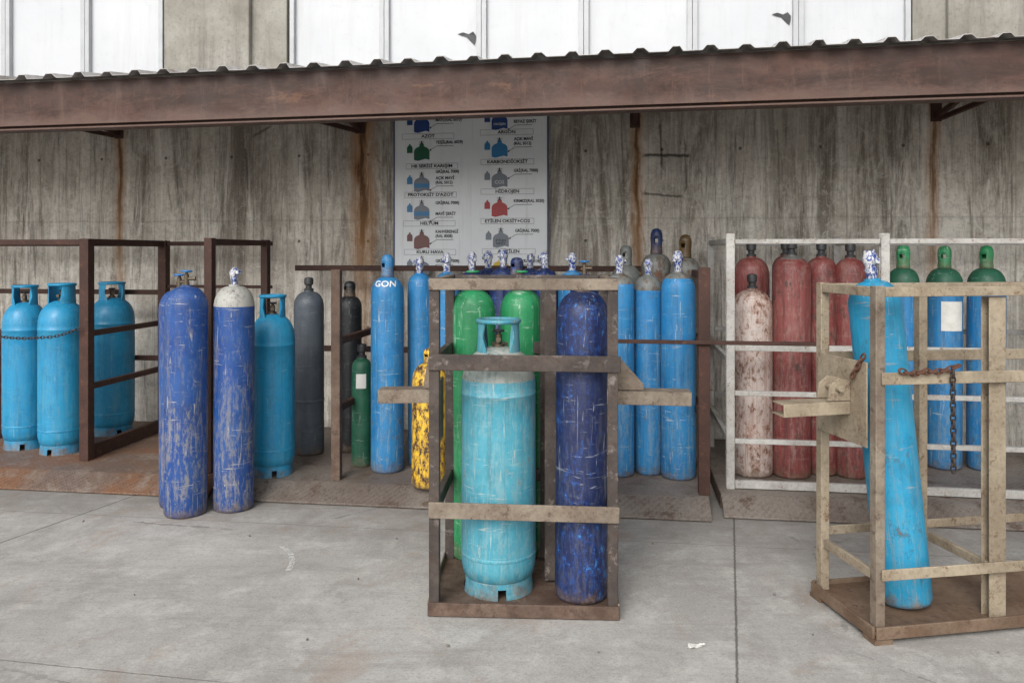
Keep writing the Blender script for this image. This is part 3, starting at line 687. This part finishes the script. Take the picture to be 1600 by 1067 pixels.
cyl(978,46,0,414,'greytop','grey gas cylinder with cap standing in the rear row',top='cap',v=5.75,tall=.14)
cyl(1024,48,0,396,'greytop','grey gas cylinder with dark blue cap in the rear row',top='cap',capm='navy',v=5.85,tall=.18)
cyl(1070,48,0,402,'greytop','grey gas cylinder with dark brown cap in the rear row',top='cap',capm='brownp',v=5.75,tall=.16)
cyl(1176,54,0,402,'red','worn red gas cylinder in the white cage',top='stub',v=5.75)
cyl(1236,58,750,400,'red','worn red gas cylinder in the white cage',top='stub',shoulder='greytop',sh=.02)
cyl(1284,48,0,402,'red','worn red gas cylinder in the white cage',top='stub',v=5.6)
cyl(1331,48,0,404,'red','worn red gas cylinder in the white cage',top='stub',v=5.55)
cyl(1226,40,0,400,'red','worn red gas cylinder in the rear of the white cage',top='stub',v=6.0)
cyl(1176,61,748,452,'pink','faded pink gas cylinder with flaking rusty paint',top='stub')
cyl(1410,46,0,418,'blue','blue gas cylinder with green shoulder and cap',top='cap',capm='green',shoulder='dgreen',sh=.17,v=5.7)
e=cyl(1474,52,736,418,'blue','blue gas cylinder with green shoulder, cap and white label',top='cap',capm='green',shoulder='dgreen',sh=.16,rot=0)
def label(e,w,hh,zc,a0=0.0):
    r=e['_r']; bm=bmesh.new(); n=10
    rows=[[bm.verts.new(((r+.002)*math.sin(a0+(i/n-.5)*w/r),-(r+.002)*math.cos(a0+(i/n-.5)*w/r),zz)) for i in range(n+1)] for zz in (zc-hh/2,zc+hh/2)]
    for i in range(n): bm.faces.new((rows[0][i],rows[0][i+1],rows[1][i+1],rows[1][i]))
    finish('paper_label',bm,M['paper'],e,0)
label(e,.15,.20,e['_h']-.33); label(es,.07,.10,es['_h']*.80,a0=.1)
cyl(1540,54,739,418,'blue','blue gas cylinder with green shoulder and cap',top='cap',capm='green',shoulder='dgreen',sh=.16)
cyl(1645,54,739,418,'blue','blue gas cylinder with green shoulder and cap',top='cap',capm='green',shoulder='dgreen',sh=.16)

# ---------- front cage ----------
fx,fy=G(670,962); fx2,fy2=G(966,968)
rotF=math.atan2(fy2-fy,fx2-fx); WF_=math.hypot(fx2-fx,fy2-fy); DF=.60
fc=root('forklift_cylinder_cage',(fx,fy,0),rotF,'rusty worn steel forklift cage carrying four gas cylinders','gas cylinder cage')
FR=M['frame']; FD=M['framedark']; w=.045
TZ=1.47
for nm,(x,y,m,s1,s2) in {'a':(w/2,w/2,FD,1,1),'b':(WF_-w/2,w/2,FD,1,-1),'c':(w/2,DF-w/2,FD,1,1),'d':(WF_-w/2,DF-w/2,FD,1,1)}.items():
    bar(fc,'post',(x,y,.005),(x,y,TZ),Cp(w,w,.006),m,up=(0,1,0))
mx=.53; bar(fc,'middle_post',(mx,.30,.05),(mx,.30,TZ-.03),Cp(.055,.05,.006),FD,up=(0,1,0))
bar(fc,'middle_post',(mx-.02,DF-.03,.05),(mx-.02,DF-.03,TZ-.03),Cp(.06,.05,.006),FD,up=(0,1,0))
bar(fc,'top_rail',(.0,-.006,TZ-.027),(WF_,-.006,TZ-.027),box(.010,.050),FR)
bar(fc,'top_rail',(.048,DF-.02,TZ-.025),(WF_-.048,DF-.02,TZ-.025),box(.035,.045),FD)
for xx in (.022,WF_-.022): bar(fc,'top_rail',(xx,.047,TZ-.025),(xx,DF-.047,TZ-.025),box(.035,.045),FR)
bar(fc,'front_strap',(.0,-.007,1.105),(WF_+.01,-.007,1.10),box(.012,.070),FD)
bar(fc,'front_strap',(.0,-.007,.463),(WF_+.005,-.007,.452),box(.012,.070),FR)
for zz in (.46,1.1):
    for xx in (.022,WF_-.022): bar(fc,'side_rail',(xx,.047,zz),(xx,DF-.047,zz),box(.03,.06),FD)
    bar(fc,'rear_rail',(.048,DF-.02,zz),(WF_-.048,DF-.02,zz),box(.02,.06),FD)
bar(fc,'base_rail',(-.004,-.008,.034),(WF_+.004,-.008,.032),box(.012,.058),M['lightrust'])
bm=bmesh.new(); sheet(bm,.0,WF_,.0,DF,.012,.035); finish('base_plate',bm,M['lightrust'],fc,30,.003)
for xx in (-.002,WF_+.002): bar(fc,'base_rail',(xx,.0,.036),(xx,DF,.036),box(.008,.065),FR)
bar(fc,'base_rail',(0,DF+.006,.036),(WF_,DF+.006,.036),box(.01,.065),FR)
for sgn,x0 in ((-1,0),(1,WF_)):
    L_=.26 if sgn<0 else .345
    bm=bmesh.new()
    yc=.22; z_=.925
    extr(bm,(x0+sgn*.012,yc,z_),(x0+sgn*L_,yc,z_-.005),Cp(.10,.062,.007,1 if sgn<0 else -1))
    extr(bm,(x0-sgn*.02,yc-.075,z_-.10),(x0-sgn*.02,yc+.09,z_-.10),[(-.004,-.11),(.004,-.11),(.004,.17),(-.004,.17)])
    gl=.13 if sgn>0 else .05
    for yy in (yc-.04,yc+.04):
        tri=[(x0+sgn*.01,z_+.034),(x0+sgn*.01,z_+.17),(x0+sgn*.03,z_+.17),(x0+sgn*gl,z_+.06),(x0+sgn*gl,z_+.034)]
        a=[bm.verts.new((X_,yy-.004,Z_)) for X_,Z_ in tri]; b=[bm.verts.new((X_,yy+.004,Z_)) for X_,Z_ in tri]
        bm.faces.new(a); bm.faces.new(b[::-1])
        for i in range(5): bm.faces.new((a[i],a[(i+1)%5],b[(i+1)%5],b[i]))
    finish('lifting_arm',bm,FR,fc,30,.002)
lpg(779,116,941,497,'teal2','worn light blue gas cylinder with collar in the steel cage',z=.036,rot=0,dome='lpgtop')
e=cyl(908,82,947,454,'navy','dark blue cylinder with chipped scratched paint in the cage',z=.036,top='none')
bm=bmesh.new(); lathe(bm,[(.036,-.01),(.036,.012),(.02,.014),(.02,.03),(0,.03)],20); finish('neck_ring',bm,M['navy'],e,40,loc=(0,0,e['_h']))
cyl(740,70,0,452,'green','bright green gas cylinder in the rear of the cage',z=.036,v=4.02,wheel='gwheel')
cyl(813,66,0,452,'green','bright green gas cylinder in the rear of the cage',z=.036,v=4.07,wheel='gwheel')

# ---------- cream cage with the leaning cylinder ----------
ax,ay=G(1371,1000); RC=math.radians(10)
rc=root('forklift_cylinder_cage',(ax,ay,0),RC,'cream painted rusty steel cage holding a leaning blue cylinder','gas cylinder cage')
CR=M['cream']; WC=1.12; DC=.40; TC=1.445; w=.042
for (x,y) in ((0,0),(0,DC),(.555,.02),(.50,DC),(WC,0),(WC,DC)):
    bar(rc,'post',(x,y,.03),(x,y,TC-.0005 if x not in(.555,.50) else TC-.05),box(w,.042) if (x,y)!=(.555,.02) else Cp(.08,.05,.007),CR if (x,y)!=(0,0) else FR,up=(0,1,0))
bar(rc,'top_rail',(.023,-.002,TC-.025),(WC-.023,-.002,TC-.025),box(.038,.040),CR)
bar(rc,'top_rail',(.023,DC,TC-.025),(WC-.023,DC,TC-.025),box(.038,.040),CR)
for x in (0,WC): bar(rc,'top_rail',(x,.023,TC-.025),(x,DC-.023,TC-.025),box(.038,.040),CR)
bar(rc,'front_rail',(.0,-.029,1.07),(WC,-.029,1.06),box(.010,.05),CR)
bar(rc,'front_rail',(.0,-.029,.275),(WC,-.029,.27),box(.010,.045),CR)
bar(rc,'rear_rail',(.03,DC+.03,1.10),(WC,DC+.03,1.09),box(.010,.05),CR)
bar(rc,'rear_rail',(.03,DC+.03,.30),(WC,DC+.03,.30),box(.010,.04),CR)
for x in (0,.53,WC): bar(rc,'side_rail',(x,.024,.26),(x,DC-.024,.26),box(.02,.04),CR)
M['crrust']=rusty('rusted_cream_base',(.18,.125,.085),(.13,.08,.05),(.085,.048,.032))
bm=bmesh.new(); sheet(bm,-.03,WC+.03,-.03,DC+.03,.035,.05); finish('base_plate',bm,M['crrust'],rc,30,.002)
bar(rc,'base_rail',(-.03,-.036,.045),(WC+.03,-.036,.045),box(.012,.05),M['crrust'])
bar(rc,'base_rail',(-.036,-.03,.045),(-.036,DC+.03,.045),box(.012,.05),M['crrust'])
bar(rc,'base_rail',(WC+.036,-.03,.045),(WC+.036,DC+.03,.045),box(.012,.05),M['crrust'])
bar(rc,'base_rail',(-.03,DC+.036,.045),(WC+.03,DC+.036,.045),box(.012,.05),M['crrust'])
for x,y in ((0,0),(WC,0),(0,DC),(WC,DC)):
    bm=bmesh.new(); sheet(bm,x-.04,x+.04,y-.042,y+.042,.0,.019); finish('foot',bm,M['crrust'],rc,0)
bm=bmesh.new()
sheet(bm,-.036,-.029,.02,DC-.02,.78,1.13)
extr(bm,(-.037,.18,.925),(-.34,.18,.92),Cp(.10,.055,.007))
# pair of shackle lugs with pin above the arm
for yy in (.13,.21):
    lug=[(-.037,.955),(-.037,1.04),(-.09,1.05),(-.13,1.02),(-.14,.955)]
    a=[bm.verts.new((X_,yy,Z_)) for X_,Z_ in lug]; b=[bm.verts.new((X_,yy+.012,Z_)) for X_,Z_ in lug]
    bm.faces.new(a); bm.faces.new(b[::-1])
    for i in range(5): bm.faces.new((a[i],a[(i+1)%5],b[(i+1)%5],b[i]))
tube(bm,(-.095,.10,1.01),(-.095,.25,1.01),.014)
finish('lifting_arm',bm,CR,rc,30,.002)
def rcw(x,y,z):
    return Vector((ax+x*math.cos(RC)-y*math.sin(RC), ay+x*math.sin(RC)+y*math.cos(RC), z))
b0=rcw(.262,.185,.053); b1=rcw(.150,.255,1.45)
dr=(b1-b0).normalized(); q=Vector((0,0,1)).rotation_difference(dr)
e=cyl(0,0,0,0,'tilt','light blue gas cylinder with taped valve leaning inside the cage',top='wrap',xyz=(b0.x,b0.y,b0.z),rh=(.110,1.40))
e.rotation_euler=q.to_euler(); e.location=b0+Vector((0,0,.012))
def chain(name,pts,mat,label,ll=.034,lr=.0045,drop=0):
    P=[Vector(p) for p in pts]; path=[]
    for i in range(len(P)-1):
        n=40; dr_=drop[i] if isinstance(drop,(list,tuple)) else drop
        for k in range(n): path.append(P[i].lerp(P[i+1],k/n)-Vector((0,0,dr_*4*(k/n)*(1-k/n))))
    path.append(P[-1]); bm=bmesh.new(); acc=0; k=0; step=ll*.72; anchors=[path[0]]
    for a,b in zip(path,path[1:]):
        d=(b-a).length; t=0
        while acc+d-t>=step:
            t+=step-acc; acc=0; anchors.append(a.lerp(b,t/d))
        acc+=d-t
    for a,b in zip(anchors,anchors[1:]):
        dd=(b-a).normalized(); s,t=frame_of(dd); k+=1
        if k%2: s,t=t,-s
        Mx=Matrix((( dd.x,s.x,t.x,(a.x+b.x)/2),(dd.y,s.y,t.y,(a.y+b.y)/2),(dd.z,s.z,t.z,(a.z+b.z)/2),(0,0,0,1)))
        torus(bm,Mx,ll*.42,lr,sx=1.15,sy=.68,seg=12,ms=6)
    c=pts[0]; bmesh.ops.translate(bm,verts=bm.verts[:],vec=-Vector(c))
    o=finish(name,bm,mat,None,60,loc=c); o['label']=label; o['category']='chain'; return o
chain('chain',[rcw(.07,-.045,1.105),rcw(.18,-.047,1.10),rcw(.34,-.045,1.12)],M['rchain'],'rusted chain draped along the cream cage rail',ll=.038,lr=.0055,drop=.012)
chain('chain',[rcw(.305,-.050,1.10),rcw(.309,-.050,.68)],M['chain'],'dark steel chain hanging down from the cage rail',ll=.036,lr=.0048)
chain('chain',[rcw(-.04,.03,1.16),rcw(-.055,.10,1.05)],M['rchain'],'short rusted chain on the cage lifting arm',ll=.034,lr=.005)
ca=Vector((*PV(-30,5.12),1.01)); cb=Vector((*PV(66,5.10),.985)); cc=Vector((*PV(127,5.16),1.06))
chain('chain',[ca,cb,cc],M['chain'],'thin dark chain securing the light blue cylinders',ll=.034,lr=.004,drop=.02)

# ---------- small litter and chalk mark ----------
x,y=G(1088,1010); bm=bmesh.new(); bmesh.ops.create_grid(bm,x_segments=9,y_segments=6,size=.5)
for v in bm.verts:
    ca_=math.cos(v.co.x*5+1); v.co=Vector((v.co.x*.075+random.uniform(-.006,.006),v.co.y*.02*(1.2+ca_*.6)+v.co.x*.012+random.uniform(-.004,.004),random.uniform(.001,.012)))
o=finish('crumpled_paper',bm,M['paper'],None,0,loc=(x,y,0)); o['label']='small crumpled white paper scrap on the concrete'; o['category']='litter'
pts=[G(*p) for p in ((432,852),(446,858),(455,868),(457,880),(450,893))]
bm=bmesh.new(); pl=[]
for i in range(len(pts)):
    px_,py_=pts[i]; pl.append((bm.verts.new((px_-.014,py_,.004)),bm.verts.new((px_+.014,py_+.008,.004))))
for a,b in zip(pl,pl[1:]): bm.faces.new((a[0],a[1],b[1],b[0]))
n=NB('worn_chalk',False); f=n.thr(n.noise(n.obj,45,6,.8),.42,.56)
n.put(n.b.inputs['Alpha'],n.m('MULTIPLY',f,.65)); cm=n.out((.72,.71,.68),.9)
o=finish('chalk_mark',bm,cm,None,0); o['kind']='structure'; o['label']='worn curved chalk mark on the concrete'; o['category']='ground marking'
for k,(px,py) in enumerate(((1270,992),(935,1020),(1210,930),(560,905),(210,930),(1560,1020),(700,1010),(480,1000),(620,842),(1020,850),(390,838),(130,815))):
    x,y=G(px,py); bm=bmesh.new(); bmesh.ops.create_icosphere(bm,subdivisions=1,radius=random.uniform(.004,.008))
    for v in bm.verts: v.co*=random.uniform(.7,1.2)
    o=finish('pebble',bm,M['steel'],None,0,loc=(x,y,.004)); o['label']='tiny grey pebble lying on the concrete'; o['category']='pebble'; o['group']='loose pebbles on the slab'

# ---------- light ----------
W=bpy.data.worlds.new('World'); S.world=W; W.use_nodes=True; nt=W.node_tree
bg=nt.nodes['Background']; sky=nt.nodes.new('ShaderNodeTexSky'); sky.sky_type='NISHITA'; sky.sun_disc=False
el=math.radians(36); sv=Vector((-.35,-.94,0)).normalized()
sky.sun_elevation=el; sky.sun_rotation=math.atan2(sv.x,sv.y); sky.dust_density=3; sky.air_density=1
hs=nt.nodes.new('ShaderNodeHueSaturation'); hs.inputs['Saturation'].default_value=.15; hs.inputs['Value'].default_value=1.5
nt.links.new(sky.outputs[0],hs.inputs['Color']); nt.links.new(hs.outputs[0],bg.inputs['Color']); bg.inputs['Strength'].default_value=.15
ld=bpy.data.lights.new('sun','SUN'); ld.energy=1.45; ld.angle=math.radians(30); ld.color=(1,.97,.93)
lo_=bpy.data.objects.new('sun',ld); COL.objects.link(lo_)
to=Vector((sv.x*math.cos(el),sv.y*math.cos(el),math.sin(el))); lo_.rotation_euler=(-to).to_track_quat('-Z','Y').to_euler()

for o in bpy.data.objects:
    for k in ('_r','_h'):
        if k in o: del o[k]
cd=bpy.data.cameras.new('camera'); cam=bpy.data.objects.new('camera',cd); COL.objects.link(cam)
cam.location=(0,0,H); cam.rotation_euler=(math.radians(90),0,0); cd.lens=28; cd.sensor_width=36; cd.shift_y=-(533.5-YH)/1600; cd.clip_end=500
S.camera=cam
S.view_settings.view_transform='Standard'; S.view_settings.look='None'; S.view_settings.exposure=0
